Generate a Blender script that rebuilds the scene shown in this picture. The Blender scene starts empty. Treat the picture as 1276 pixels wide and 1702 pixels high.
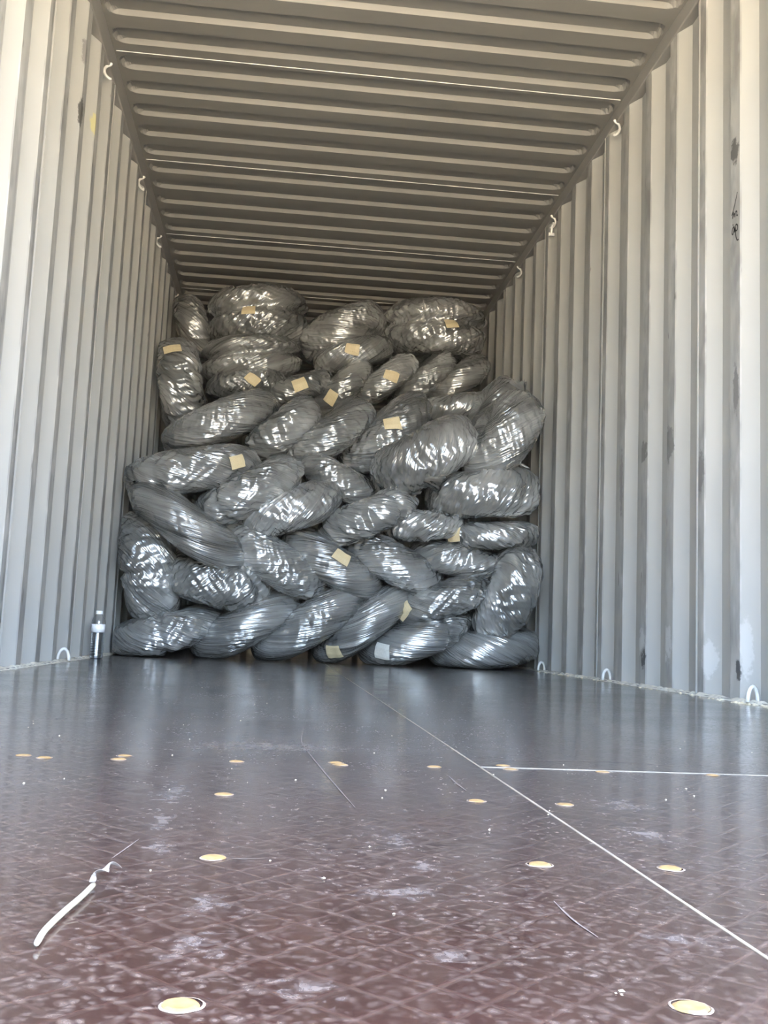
import bpy, math, random
import numpy as np
from mathutils import Matrix, Vector

random.seed(7)
sc = bpy.context.scene
col = sc.collection

# ------------------------------------------------------------------ camera
CAM_LOC = Vector((-0.3096, 0.0, 0.160))
YAW, PITCH, ROLL, FPX = 0.1010, 0.1214, 0.0428, 1682.5
fwd = Vector((math.sin(YAW) * math.cos(PITCH), math.cos(YAW) * math.cos(PITCH), math.sin(PITCH)))
rgt = Vector((math.cos(YAW), -math.sin(YAW), 0.0))
upv = rgt.cross(fwd)
r2 = math.cos(ROLL) * rgt + math.sin(ROLL) * upv
u2 = -math.sin(ROLL) * rgt + math.cos(ROLL) * upv
cam_data = bpy.data.cameras.new('camera')
cam = bpy.data.objects.new('camera', cam_data)
col.objects.link(cam)
cam.matrix_world = Matrix(((r2.x, u2.x, -fwd.x, CAM_LOC.x), (r2.y, u2.y, -fwd.y, CAM_LOC.y),
                           (r2.z, u2.z, -fwd.z, CAM_LOC.z), (0, 0, 0, 1)))
cam_data.sensor_fit = 'VERTICAL'
cam_data.sensor_height = 36.0
cam_data.lens = 36.0 * FPX / 1702.0
cam_data.clip_start = 0.02
sc.camera = cam

# ------------------------------------------------------------------ sky, sun, exposure
world = bpy.data.worlds.new('sky')
sc.world = world
world.use_nodes = True
wn = world.node_tree
wn.nodes.clear()
sky = wn.nodes.new('ShaderNodeTexSky')
sky.sky_type = 'NISHITA'
sky.sun_disc = False
sky.sun_elevation = math.radians(48)
sky.sun_rotation = math.radians(70)
sky.air_density = 1.0
sky.dust_density = 4.0
sky.ozone_density = 1.0
bg = wn.nodes.new('ShaderNodeBackground')
bg.inputs['Strength'].default_value = 0.64
wo = wn.nodes.new('ShaderNodeOutputWorld')
hs = wn.nodes.new('ShaderNodeHueSaturation')
hs.inputs['Saturation'].default_value = 0.95           # hazy day: paler than clear-sky blue
wn.links.new(sky.outputs[0], hs.inputs['Color'])
wn.links.new(hs.outputs[0], bg.inputs['Color'])
wn.links.new(bg.outputs[0], wo.inputs['Surface'])
sun_data = bpy.data.lights.new('sun', 'SUN')
sun_data.energy = 6.6
sun_data.angle = math.radians(1.0)
sun_data.color = (1.0, 0.95, 0.84)
sun = bpy.data.objects.new('sun', sun_data)
col.objects.link(sun)
sun_dir = Vector((0.66, 0.16, 0.75)).normalized()          # towards the sun: over the container's side
sun.rotation_euler = sun_dir.to_track_quat('Z', 'Y').to_euler()
sc.cycles.use_adaptive_sampling = True
sc.cycles.adaptive_threshold = 0.025
sc.cycles.max_bounces = 8
sc.cycles.transmission_bounces = 8
sc.cycles.diffuse_bounces = 4
sc.cycles.glossy_bounces = 3
sc.view_settings.view_transform = 'Standard'
sc.view_settings.look = 'None'
sc.view_settings.gamma = 1.0
sc.view_settings.use_curve_mapping = False
sc.view_settings.exposure = 3.38

# ------------------------------------------------------------------ helpers
def link(o, parent=None):
    col.objects.link(o)
    if parent:
        o.parent = parent
    return o


def mesh_obj(name, verts, faces, mat, parent=None, smooth=False, uv=None, me=None):
    if me is None:
        me = bpy.data.meshes.new(name)
        me.from_pydata([tuple(v) for v in verts], [], [tuple(f) for f in faces])
        if smooth:
            me.polygons.foreach_set('use_smooth', [True] * len(me.polygons))
        if mat:
            me.materials.append(mat)
        me.update()
    o = bpy.data.objects.new(name, me)
    return link(o, parent)


def structure(name, label=None, cat=None):
    o = bpy.data.objects.new(name, None)
    o.empty_display_size = 0.1
    o['kind'] = 'structure'
    if label:
        o['label'] = label
    if cat:
        o['category'] = cat
    return link(o)


def tag(o, label, cat, group=None):
    o['label'] = label
    o['category'] = cat
    if group:
        o['group'] = group
    return o


def box(x0, x1, y0, y1, z0, z1):
    v = [(x0, y0, z0), (x1, y0, z0), (x1, y1, z0), (x0, y1, z0), (x0, y0, z1), (x1, y0, z1), (x1, y1, z1), (x0, y1, z1)]
    f = [(3, 2, 1, 0), (4, 5, 6, 7), (0, 1, 5, 4), (1, 2, 6, 5), (2, 3, 7, 6), (3, 0, 4, 7)]
    return v, f


def tube(pts, radii, seg=10, cap=True):
    pts = [Vector(p) for p in pts]
    if not hasattr(radii, '__len__'):
        radii = [radii] * len(pts)
    V, Fc = [], []
    n = len(pts)
    nrm = None
    for i, p in enumerate(pts):
        t = (pts[min(i + 1, n - 1)] - pts[max(i - 1, 0)]).normalized()
        if nrm is None:
            a = Vector((0, 0, 1)) if abs(t.z) < 0.9 else Vector((1, 0, 0))
            nrm = (a - t * a.dot(t)).normalized()
        else:
            nrm = (nrm - t * nrm.dot(t)).normalized()
        b = t.cross(nrm)
        for k in range(seg):
            an = 2 * math.pi * k / seg
            V.append(p + (nrm * math.cos(an) + b * math.sin(an)) * radii[i])
    for i in range(n - 1):
        for k in range(seg):
            k2 = (k + 1) % seg
            Fc.append((i * seg + k, i * seg + k2, (i + 1) * seg + k2, (i + 1) * seg + k))
    if cap:
        Fc.append(tuple(range(seg - 1, -1, -1)))
        Fc.append(tuple((n - 1) * seg + k for k in range(seg)))
    return V, Fc


def lathe(profile, seg=28):
    V, Fc = [], []
    for r, z in profile:
        for k in range(seg):
            a = 2 * math.pi * k / seg
            V.append((r * math.cos(a), r * math.sin(a), z))
    for i in range(len(profile) - 1):
        for k in range(seg):
            k2 = (k + 1) % seg
            Fc.append((i * seg + k, i * seg + k2, (i + 1) * seg + k2, (i + 1) * seg + k))
    return V, Fc


def sm(pts, k=6):
    P = [np.array(p) for p in pts]
    P = [2 * P[0] - P[1]] + P + [2 * P[-1] - P[-2]]
    out = []
    for i in range(1, len(P) - 2):
        for t in np.linspace(0, 1, k, endpoint=False):
            p0, p1, p2, p3 = P[i - 1:i + 3]
            out.append(tuple(0.5 * (2 * p1 + (p2 - p0) * t + (2 * p0 - 5 * p1 + 4 * p2 - p3) * t * t + (3 * p1 - p0 - 3 * p2 + p3) * t ** 3)))
    out.append(tuple(P[-2]))
    return out


class NT:
    """small helper round a material's node tree"""
    def __init__(self, name):
        self.mat = bpy.data.materials.new(name)
        self.mat.use_nodes = True
        self.t = self.mat.node_tree
        self.b = self.t.nodes['Principled BSDF']

    def n(self, typ, **kw):
        nd = self.t.nodes.new(typ)
        for k, v in kw.items():
            if k.startswith('i_'):
                nd.inputs[k[2:].replace('_', ' ')].default_value = v
            else:
                setattr(nd, k, v)
        return nd

    def l(self, a, b):
        self.t.links.new(a, b)

    def math(self, op, a, b=None, clamp=False):
        nd = self.t.nodes.new('ShaderNodeMath')
        nd.operation = op
        nd.use_clamp = clamp
        for i, x in enumerate((a, b)):
            if x is None:
                continue
            if isinstance(x, (int, float)):
                nd.inputs[i].default_value = x
            else:
                self.l(x, nd.inputs[i])
        return nd.outputs[0]

    def ramp(self, fac, stops):
        nd = self.t.nodes.new('ShaderNodeValToRGB')
        cr = nd.color_ramp
        while len(cr.elements) < len(stops):
            cr.elements.new(0.5)
        for e, (p, c) in zip(cr.elements, stops):
            e.position = p
            e.color = c if len(c) == 4 else (*c, 1)
        self.l(fac, nd.inputs[0])
        return nd.outputs[0]

    def mix(self, fac, a, b, blend='MIX'):
        nd = self.t.nodes.new('ShaderNodeMix')
        nd.data_type = 'RGBA'
        nd.blend_type = blend
        for s, x in ((nd.inputs[0], fac), (nd.inputs[6], a), (nd.inputs[7], b)):
            if isinstance(x, (int, float)):
                s.default_value = x
            elif isinstance(x, tuple):
                s.default_value = x if len(x) == 4 else (*x, 1)
            else:
                self.l(x, s)
        return nd.outputs[2]

    def noise(self, vec, scale, detail=3.0, rough=0.55, dist=0.0):
        nd = self.t.nodes.new('ShaderNodeTexNoise')
        nd.inputs['Scale'].default_value = scale
        nd.inputs['Detail'].default_value = detail
        nd.inputs['Roughness'].default_value = rough
        nd.inputs['Distortion'].default_value = dist
        self.l(vec, nd.inputs['Vector'])
        return nd.outputs[0]

    def mapping(self, vec, scale=(1, 1, 1), rot=(0, 0, 0), loc=(0, 0, 0)):
        nd = self.t.nodes.new('ShaderNodeMapping')
        nd.inputs['Scale'].default_value = scale
        nd.inputs['Rotation'].default_value = rot
        nd.inputs['Location'].default_value = loc
        self.l(vec, nd.inputs['Vector'])
        return nd.outputs[0]

    def bump(self, h, strength, dist, normal=None):
        nd = self.t.nodes.new('ShaderNodeBump')
        nd.inputs['Strength'].default_value = strength
        nd.inputs['Distance'].default_value = dist
        self.l(h, nd.inputs['Height'])
        if normal is not None:
            self.l(normal, nd.inputs['Normal'])
        return nd.outputs[0]

    def pos(self):
        return self.n('ShaderNodeNewGeometry').outputs['Position']


# ------------------------------------------------------------------ materials
def mat_wall(side):
    m = NT('grey_container_paint')
    P = m.pos()
    sx = m.n('ShaderNodeSeparateXYZ')
    m.l(P, sx.inputs[0])
    ax = m.math('ABSOLUTE', sx.outputs[0])
    crest = m.math('LESS_THAN', ax, 1.1685)                   # crests carry cargo wear and the painted light and dark of dents
    big = m.noise(P, 1.3, 3)
    base = m.ramp(big, [(0.3, (0.375, 0.372, 0.352)), (0.7, (0.415, 0.412, 0.39))])
    rub = m.noise(m.mapping(P, (9, 9, 3.2)), 1.0, 3, 0.65)
    rub_shade_m = m.math('MULTIPLY', m.ramp(rub, [(0.42, (0, 0, 0)), (0.66, (1, 1, 1))]), crest)
    c = m.mix(m.math('MULTIPLY', rub_shade_m, 0.7), base, (0.20, 0.197, 0.19))
    pale = m.noise(m.mapping(P, (12, 12, 6), loc=(3, 1, 7)), 1.0, 3, 0.6)
    palem = m.math('MULTIPLY', m.ramp(pale, [(0.54, (0, 0, 0)), (0.68, (1, 1, 1))]), crest)
    c = m.mix(m.math('MULTIPLY', palem, 0.65), c, (0.50, 0.495, 0.48))
    dk = m.noise(m.mapping(P, (30, 30, 5.5), loc=(9, 4, 2)), 1.0, 3, 0.7)
    dkm = m.math('MULTIPLY', m.ramp(dk, [(0.67, (0, 0, 0)), (0.72, (1, 1, 1))]), crest)
    c = m.mix(m.math('MULTIPLY', dkm, 0.75), c, (0.085, 0.08, 0.075))
    # scuffs and touch-up patches at the places where the wall really carries them: (centre, half sizes, colour, strength)
    marks = [k for k in WALL_MARKS if k[0][0] * side > 0]
    wob = m.noise(P, 38.0, 4, 0.65)
    for (cx, cy, cz), (hx, hy, hz), colr, st in marks:
        v = m.n('ShaderNodeVectorMath', operation='SUBTRACT')
        m.l(P, v.inputs[0]); v.inputs[1].default_value = (cx, cy, cz)
        v2 = m.n('ShaderNodeVectorMath', operation='DIVIDE')
        m.l(v.outputs[0], v2.inputs[0]); v2.inputs[1].default_value = (hx, hy, hz)
        v3 = m.n('ShaderNodeVectorMath', operation='LENGTH')
        m.l(v2.outputs[0], v3.inputs[0])
        d = m.math('ADD', v3.outputs['Value'], m.math('MULTIPLY', m.math('SUBTRACT', wob, 0.5), 1.8))
        k = m.math('MULTIPLY', m.ramp(d, [(0.75, (1, 1, 1)), (1.0, (0, 0, 0))]), st)
        c = m.mix(k, c, colr)
    m.l(c, m.b.inputs['Base Color'])
    m.b.inputs['Roughness'].default_value = 0.5
    m.b.inputs['Specular IOR Level'].default_value = 0.35
    dent = m.noise(m.mapping(P, (2.4, 2.4, 1.6)), 1.0, 2)
    m.l(m.bump(dent, 0.5, 0.03), m.b.inputs['Normal'])
    return m.mat


BLACKM, GREYM, WHITEM, YELM = (0.03, 0.03, 0.03), (0.20, 0.195, 0.19), (0.62, 0.63, 0.62), (0.55, 0.50, 0.16)
WALL_MARKS = [
    ((-1.166, 3.80, 2.36), (0.02, 0.03, 0.055), GREYM, 0.8),
    ((-1.166, 3.81, 2.115), (0.02, 0.03, 0.065), BLACKM, 0.85),
    ((-1.166, 4.07, 2.21), (0.02, 0.03, 0.05), YELM, 0.6),
    ((1.166, 3.16, 1.86), (0.012, 0.03, 0.05), BLACKM, 0.75),
    ((1.166, 3.15, 1.02), (0.012, 0.020, 0.10), GREYM, 0.9),
    ((1.166, 4.0, 0.96), (0.012, 0.045, 0.045), BLACKM, 0.55),
    ((1.166, 3.72, 0.94), (0.012, 0.045, 0.07), BLACKM, 0.5),
    ((1.166, 4.27, 0.86), (0.012, 0.02, 0.16), GREYM, 0.8),
    ((1.166, 4.57, 1.16), (0.012, 0.03, 0.16), GREYM, 0.9),
    ((1.166, 3.43, 0.78), (0.012, 0.03, 0.08), GREYM, 0.8),
    ((1.166, 3.98, 0.12), (0.012, 0.03, 0.05), BLACKM, 0.8),
    ((1.166, 3.13, 0.10), (0.012, 0.02, 0.04), BLACKM, 0.8),
    ((1.18, 3.38, 0.13), (0.04, 0.045, 0.07), WHITEM, 0.45),
    ((1.18, 3.10, 0.17), (0.04, 0.03, 0.10), WHITEM, 0.4),
    ((1.18, 3.72, 0.18), (0.03, 0.05, 0.09), WHITEM, 0.55),
    ((1.18, 4.00, 0.18), (0.03, 0.05, 0.07), WHITEM, 0.5),
]


def mat_roof():
    m = NT('grey_roof_paint')
    P = m.pos()
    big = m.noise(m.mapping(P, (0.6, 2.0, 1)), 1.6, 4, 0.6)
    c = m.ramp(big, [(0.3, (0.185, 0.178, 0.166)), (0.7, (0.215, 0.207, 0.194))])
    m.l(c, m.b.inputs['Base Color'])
    m.b.inputs['Roughness'].default_value = 0.5
    m.b.inputs['Specular IOR Level'].default_value = 0.35
    dent = m.noise(m.mapping(P, (1.2, 5, 1)), 1.0, 2)
    m.l(m.bump(dent, 0.3, 0.01), m.b.inputs['Normal'])
    return m.mat


def mat_plain(name, colr, rough=0.5, metal=0.0, var=0.0, scale=20, spec=0.5):
    m = NT(name)
    if var:
        nz = m.noise(m.pos(), scale, 4, 0.6)
        lo = tuple(c * (1 - var) for c in colr)
        hi = tuple(min(1, c * (1 + var)) for c in colr)
        m.l(m.ramp(nz, [(0.3, lo), (0.7, hi)]), m.b.inputs['Base Color'])
    else:
        m.b.inputs['Base Color'].default_value = (*colr, 1)
    m.b.inputs['Roughness'].default_value = rough
    m.b.inputs['Metallic'].default_value = metal
    m.b.inputs['Specular IOR Level'].default_value = spec
    return m.mat


FLOOR_SCUFFS = [(-0.40, 1.02, 0.030, 0.13), (-0.395, 0.87, 0.020, 0.09), (-0.385, 0.78, 0.02, 0.05), (-0.342, 0.62, 0.022, 0.05), (-0.342, 0.545, 0.025, 0.045),
                (-0.290, 0.478, 0.028, 0.028), (-0.205, 0.82, 0.018, 0.07), (-0.198, 0.73, 0.018, 0.04), (-0.225, 0.655, 0.05, 0.03), (-0.212, 0.53, 0.02, 0.02),
                (-0.08, 0.56, 0.035, 0.03), (-0.40, 0.49, 0.020, 0.010), (0.05, 1.02, 0.06, 0.07), (-0.30, 1.45, 0.30, 0.10), (0.02, 0.87, 0.05, 0.06)]


def mat_floor():
    m = NT('brown_film_faced_plywood')
    P = m.pos()
    # wire-mesh imprint of the film: two crossing sets of thin lines, wobbling a little
    wob = m.noise(P, 14, 2)
    def lines(rotdeg, pitch):
        v = m.mapping(P, rot=(0, 0, math.radians(rotdeg)))
        s = m.n('ShaderNodeSeparateXYZ'); m.l(v, s.inputs[0])
        a = m.math('ADD', m.math('DIVIDE', s.outputs[0], pitch), m.math('MULTIPLY', wob, 0.25))
        fr = m.math('FRACT', a)
        d = m.math('ABSOLUTE', m.math('SUBTRACT', fr, 0.5))
        return m.ramp(d, [(0.0, (1, 1, 1)), (0.035, (0.8, 0.8, 0.8)), (0.075, (0, 0, 0))])
    g1, g2 = lines(45.0, 0.0285), lines(-45.0, 0.0285)
    grid = m.math('MAXIMUM', g1, g2)
    worn = m.ramp(m.noise(P, 3.2, 4, 0.6), [(0.3, (0.25, 0.25, 0.25)), (0.7, (1, 1, 1))])
    base_n = m.noise(P, 9, 5, 0.65)
    base = m.ramp(base_n, [(0.25, (0.020, 0.0085, 0.0068)), (0.6, (0.033, 0.0145, 0.0118)), (0.85, (0.046, 0.023, 0.019))])
    c = m.mix(m.math('MULTIPLY', m.math('MULTIPLY', grid, worn), 0.55), base, (0.10, 0.062, 0.050))
    # mottled pale bloom: little blots of dust ground into the film, denser in trodden areas
    wv = m.n('ShaderNodeVectorMath', operation='ADD')
    wn1 = m.n('ShaderNodeTexNoise'); wn1.inputs['Scale'].default_value = 60; wn1.inputs['Detail'].default_value = 3
    m.l(P, wn1.inputs['Vector'])
    ws = m.n('ShaderNodeVectorMath', operation='SCALE'); ws.inputs['Scale'].default_value = 0.016
    m.l(wn1.outputs['Color'], ws.inputs[0]); m.l(P, wv.inputs[0]); m.l(ws.outputs[0], wv.inputs[1])
    vo = m.n('ShaderNodeTexVoronoi', feature='F1'); vo.inputs['Scale'].default_value = 150
    m.l(wv.outputs[0], vo.inputs['Vector'])
    blot = m.ramp(vo.outputs['Distance'], [(0.15, (1, 1, 1)), (0.62, (0, 0, 0))])
    mot = m.noise(P, 85, 4, 0.7, 0.6)
    area = m.ramp(m.noise(m.mapping(P, (1.6, 1.0, 1)), 4.5, 6, 0.68), [(0.30, (0.16, 0.16, 0.16)), (0.62, (1, 1, 1))])
    dust = m.math('MULTIPLY', m.math('MULTIPLY', blot, m.ramp(mot, [(0.35, (0, 0, 0)), (0.65, (1, 1, 1))])), area)
    c = m.mix(m.math('MULTIPLY', dust, 0.8), c, (0.17, 0.132, 0.112))
    # whitish scuffs, each a cluster of rubbed spots
    smear = None
    for (sx_, sy_, hx_, hy_) in FLOOR_SCUFFS:
        v = m.n('ShaderNodeVectorMath', operation='SUBTRACT'); m.l(P, v.inputs[0]); v.inputs[1].default_value = (sx_, sy_, 0)
        v2 = m.n('ShaderNodeVectorMath', operation='DIVIDE'); m.l(v.outputs[0], v2.inputs[0]); v2.inputs[1].default_value = (hx_, hy_, 1)
        v3 = m.n('ShaderNodeVectorMath', operation='LENGTH'); m.l(v2.outputs[0], v3.inputs[0])
        e_ = m.ramp(v3.outputs['Value'], [(0.0, (1, 1, 1)), (1.0, (0, 0, 0))])
        smear = e_ if smear is None else m.math('MAXIMUM', smear, e_)
    rubn = m.noise(P, 75, 6, 0.75, 0.8)
    smear = m.math('MULTIPLY', m.ramp(m.math('ADD', m.math('MULTIPLY', smear, 0.27), rubn), [(0.63, (0, 0, 0)), (0.92, (1, 1, 1))]), 1.0)
    c = m.mix(m.math('MULTIPLY', smear, 0.65), c, (0.22, 0.195, 0.18))
    sp3 = m.n('ShaderNodeSeparateXYZ'); m.l(P, sp3.inputs[0])
    deep = m.n('ShaderNodeMapRange'); m.l(sp3.outputs[1], deep.inputs[0])
    deep.inputs[1].default_value = 0.6; deep.inputs[2].default_value = 1.9
    deep.inputs[3].default_value = 0.03; deep.inputs[4].default_value = 0.6    # dusty grey builds farther in; also paints in the far floor's reflected brightness
    c = m.mix(m.math('MULTIPLY', deep.outputs[0], m.ramp(m.noise(P, 2.5, 5, 0.6), [(0.3, (0.55, 0.55, 0.55)), (0.7, (1, 1, 1))])), c, (0.15, 0.147, 0.138))
    m.l(c, m.b.inputs['Base Color'])
    rn = m.noise(P, 4.0, 5, 0.6)
    rr = m.ramp(rn, [(0.3, (0.08, 0.08, 0.08)), (0.75, (0.18, 0.18, 0.18))])
    rr2 = m.math('ADD', m.math('MULTIPLY', m.math('ADD', dust, smear, True), 0.28), rr, True)
    m.l(rr2, m.b.inputs['Roughness'])
    m.b.inputs['Specular IOR Level'].default_value = 0.65
    fine = m.math('ADD', m.math('MULTIPLY', m.noise(P, 60, 3), 0.5), m.math('MULTIPLY', grid, -0.35))
    nb = m.bump(fine, 0.25, 0.0012)
    wav = m.noise(m.mapping(P, (1.2, 2.2, 1)), 3.0, 2)
    m.l(m.bump(wav, 0.12, 0.012, nb), m.b.inputs['Normal'])
    return m.mat


def mat_film():
    m = NT('grey_plastic_film')
    uvn = m.n('ShaderNodeUVMap')
    uvn.uv_map = 'wrap'
    UV = uvn.outputs[0]
    oi = m.n('ShaderNodeObjectInfo')
    off = m.n('ShaderNodeCombineXYZ')
    m.l(m.math('MULTIPLY', oi.outputs['Random'], 37.0), off.inputs[2])
    add = m.n('ShaderNodeVectorMath', operation='ADD')
    m.l(UV, add.inputs[0]); m.l(off.outputs[0], add.inputs[1])
    V = add.outputs[0]
    # film stretched on black rubber looks darker than where it stands off in folds
    tone = m.noise(m.mapping(V, (3.0, 3.0, 1)), 1.0, 3, 0.6)
    c = m.ramp(tone, [(0.30, (0.19, 0.19, 0.184)), (0.52, (0.40, 0.40, 0.39)), (0.75, (0.70, 0.70, 0.685))])
    m.l(c, m.b.inputs['Base Color'])
    m.b.inputs['Metallic'].default_value = 0.62
    m.b.inputs['Roughness'].default_value = 0.21
    m.b.inputs['Specular IOR Level'].default_value = 0.6
    # creases: long ones across the wrap, angular small ones in crumpled zones
    warp = m.n('ShaderNodeVectorMath', operation='ADD')
    wn_ = m.n('ShaderNodeTexNoise'); wn_.inputs['Scale'].default_value = 7.0; wn_.inputs['Detail'].default_value = 2
    m.l(V, wn_.inputs['Vector'])
    wsc = m.n('ShaderNodeVectorMath', operation='SCALE'); wsc.inputs['Scale'].default_value = 0.05
    m.l(wn_.outputs['Color'], wsc.inputs[0])
    m.l(V, warp.inputs[0]); m.l(wsc.outputs[0], warp.inputs[1])
    W = warp.outputs[0]
    st = m.noise(m.mapping(W, (30, 3.2, 1)), 1.0, 3, 0.5)
    ridge = m.math('ABSOLUTE', m.math('SUBTRACT', st, 0.5))
    v1 = m.n('ShaderNodeTexVoronoi', feature='DISTANCE_TO_EDGE'); v1.inputs['Scale'].default_value = 1.0
    m.l(m.mapping(W, (26, 14, 1)), v1.inputs['Vector'])
    v2 = m.n('ShaderNodeTexVoronoi', feature='F1'); v2.inputs['Scale'].default_value = 1.0
    m.l(m.mapping(W, (38, 26, 1), rot=(0, 0, 0.5)), v2.inputs['Vector'])
    crum = m.ramp(m.noise(V, 5.0, 2), [(0.40, (0, 0, 0)), (0.60, (1, 1, 1))])
    h = m.math('ADD', m.math('MULTIPLY', ridge, 2.2),
               m.math('MULTIPLY', crum, m.math('ADD', m.math('MULTIPLY', v1.outputs['Distance'], 0.9), m.math('MULTIPLY', v2.outputs['Distance'], 0.55))))
    m.l(m.bump(h, 0.9, 0.008), m.b.inputs['Normal'])
    return m.mat


def mat_label():
    m = NT('cream_paper_label')
    uvn = m.n('ShaderNodeUVMap'); uvn.uv_map = 'wrap'
    UV = uvn.outputs[0]
    br = m.n('ShaderNodeTexNoise'); br.inputs['Scale'].default_value = 1.0; br.inputs['Detail'].default_value = 3
    m.l(m.mapping(UV, (14, 26, 1)), br.inputs['Vector'])
    ink = m.ramp(br.outputs[0], [(0.56, (0, 0, 0)), (0.64, (1, 1, 1))])
    c = m.mix(m.math('MULTIPLY', ink, 0.35), (0.60, 0.50, 0.31), (0.27, 0.22, 0.15))
    m.l(c, m.b.inputs['Base Color'])
    m.b.inputs['Roughness'].default_value = 0.55
    return m.mat


M_WALLS = {-1: mat_wall(-1), 1: mat_wall(1)}
M_ROOF, M_FLOOR, M_FILM, M_LABEL = mat_roof(), mat_floor(), mat_film(), mat_label()
M_WHITE_LABEL = mat_plain('white_paper_label', (0.62, 0.61, 0.56), 0.5, 0, 0.08, 90)
M_STEEL = mat_plain('painted_steel_ring', (0.62, 0.61, 0.58), 0.4, 0.0, 0.12, 40)
M_GREY = mat_plain('grey_rail_paint', (0.25, 0.243, 0.23), 0.5, 0, 0.06, 4, 0.35)
M_BEAD = mat_plain('pale_sealant', (0.60, 0.57, 0.49), 0.6, 0, 0.25, 30)
M_JOINT = mat_plain('joint_sealant', (0.24, 0.205, 0.16), 0.55, 0, 0.3, 22)
M_PLUG = mat_plain('yellow_resin_plug', (0.26, 0.165, 0.068), 0.5, 0, 0.35, 160)
M_RIM = mat_plain('pale_plug_rim', (0.20, 0.155, 0.12), 0.6, 0, 0.4, 120)
M_CONC = mat_plain('sunlit_concrete', (0.53, 0.452, 0.315), 0.9, 0, 0.12, 0.6, 0.2)
M_INK = mat_plain('black_marker', (0.02, 0.02, 0.02), 0.6)
M_TWINE = mat_plain('cream_plastic_strip', (0.27, 0.25, 0.195), 0.5, 0, 0.15, 60)
M_FOIL = mat_plain('crumpled_foil_scrap', (0.24, 0.225, 0.21), 0.3, 0.4, 0.4, 200)
M_CAP = mat_plain('white_cap_plastic', (0.86, 0.87, 0.88), 0.35)
M_CHIP = mat_plain('sawdust_crumbs', (0.66, 0.58, 0.42), 0.8, 0, 0.2, 80)

# ------------------------------------------------------------------ yard outside the open doors
gv, gf = [(-40, -60, -1.25), (40, -60, -1.25), (40, 30, -1.25), (-40, 30, -1.25)], [(0, 1, 2, 3)]
yard = mesh_obj('ground', gv, gf, M_CONC)
yard['kind'] = 'structure'

# ------------------------------------------------------------------ walls
PITCH_W, CREST, SLOPE = 0.278, 0.070, 0.068
IN, OUT = 1.165, 1.201
TOP = {-1: 2.568, 1: 2.615}          # underside of the top rail on either side
Y_START_R, Y_START_L, NPAN = 3.4326 - 3 * 1.112, 3.2802 - 3 * 1.112, 11


def panel_mesh(side):
    """four corrugations of 2 mm sheet, from mid crest to mid crest, with the lap lip of the weld"""
    prof = [(0.0, IN - 0.003), (0.012, IN - 0.003), (0.0125, IN)]
    for k in range(4):
        y = k * PITCH_W
        prof += [(y + CREST / 2, IN), (y + CREST / 2 + SLOPE, OUT), (y + CREST / 2 + SLOPE + 0.072, OUT), (y + PITCH_W - CREST / 2, IN)]
    prof += [(4 * PITCH_W + 0.010, IN)]
    zs = [0.0, 0.35, 0.7, 1.05, 1.4, 1.75, 2.1, 2.4, TOP[side]]
    V, Fc = [], []
    n = len(prof)
    for z in zs:
        for (y, x) in prof:
            V.append((side * x, y, z))
    for z in zs:
        for (y, x) in prof:
            V.append((side * (x + 0.002), y, z))
    nz = len(zs)
    N = n * nz
    for j in range(nz - 1):
        for i in range(n - 1):
            a = j * n + i
            q = (a, a + 1, a + 1 + n, a + n)
            Fc.append(q if side < 0 else q[::-1])
            q2 = tuple(x + N for x in q)
            Fc.append(q2[::-1] if side < 0 else q2)
    me = bpy.data.meshes.new('corrugated_panel')
    me.from_pydata(V, [], Fc)
    me.materials.append(M_WALLS[side])
    me.update()
    return me


def bead_mesh(side):
    V, Fc = [], []
    zs = np.linspace(0.0, TOP[side], 40)
    rng = np.random.default_rng(5)
    for z in zs:
        w = 0.0035 + rng.uniform(-0.0008, 0.0008)
        V += [(side * (IN - 0.003), 0.011 - w * 0.5, z), (side * (IN - 0.0075), 0.0135, z), (side * (IN), 0.0165 + w * 0.3, z)]
    for j in range(len(zs) - 1):
        a = 3 * j
        Fc += [(a, a + 1, a + 4, a + 3), (a + 1, a + 2, a + 5, a + 4)]
    me = bpy.data.meshes.new('weld_bead')
    me.from_pydata(V, [], Fc)
    me.materials.append(M_GREY)
    me.update()
    return me


for side, nm, y0 in ((-1, 'wall_left', Y_START_L), (1, 'wall_right', Y_START_R)):
    w = structure(nm)
    pm, bm_ = panel_mesh(side), bead_mesh(side)
    for k in range(NPAN):
        o = mesh_obj('corrugated_panel', None, None, None, w, me=pm)
        o.location = (0, y0 + 1.112 * k, 0)
        if k:
            b = mesh_obj('weld_bead', None, None, None, w, me=bm_)
            b.location = (0, y0 + 1.112 * k, 0)
    # flange of the bottom rail and the sealant bead along the floor
    v, f = box(min(side * (IN - 0.012), side * (OUT + 0.02)), max(side * (IN - 0.012), side * (OUT + 0.02)), 0.1, 12.05, -0.02, 0.006)
    mesh_obj('bottom_rail', v, f, M_GREY, w)
    rng = np.random.default_rng(11 + side)
    ys = np.linspace(0.1, 12.0, 420)
    V, Fc = [], []
    for y in ys:
        a, h = 0.010 + rng.uniform(-0.004, 0.006), 0.009 + rng.uniform(-0.003, 0.004)
        V += [(side * (IN + 0.004), y, h), (side * (IN - 0.004), y, h), (side * (IN - 0.010 - a), y, 0.0005)]
    for j in range(len(ys) - 1):
        a = 3 * j
        q = [(a, a + 1, a + 4, a + 3), (a + 1, a + 2, a + 5, a + 4)]
        Fc += q if side < 0 else [t[::-1] for t in q]
    mesh_obj('sealant_bead', V, Fc, M_BEAD, w)

wright = bpy.data.objects['wall_right']
wleft = bpy.data.objects['wall_left']

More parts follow.
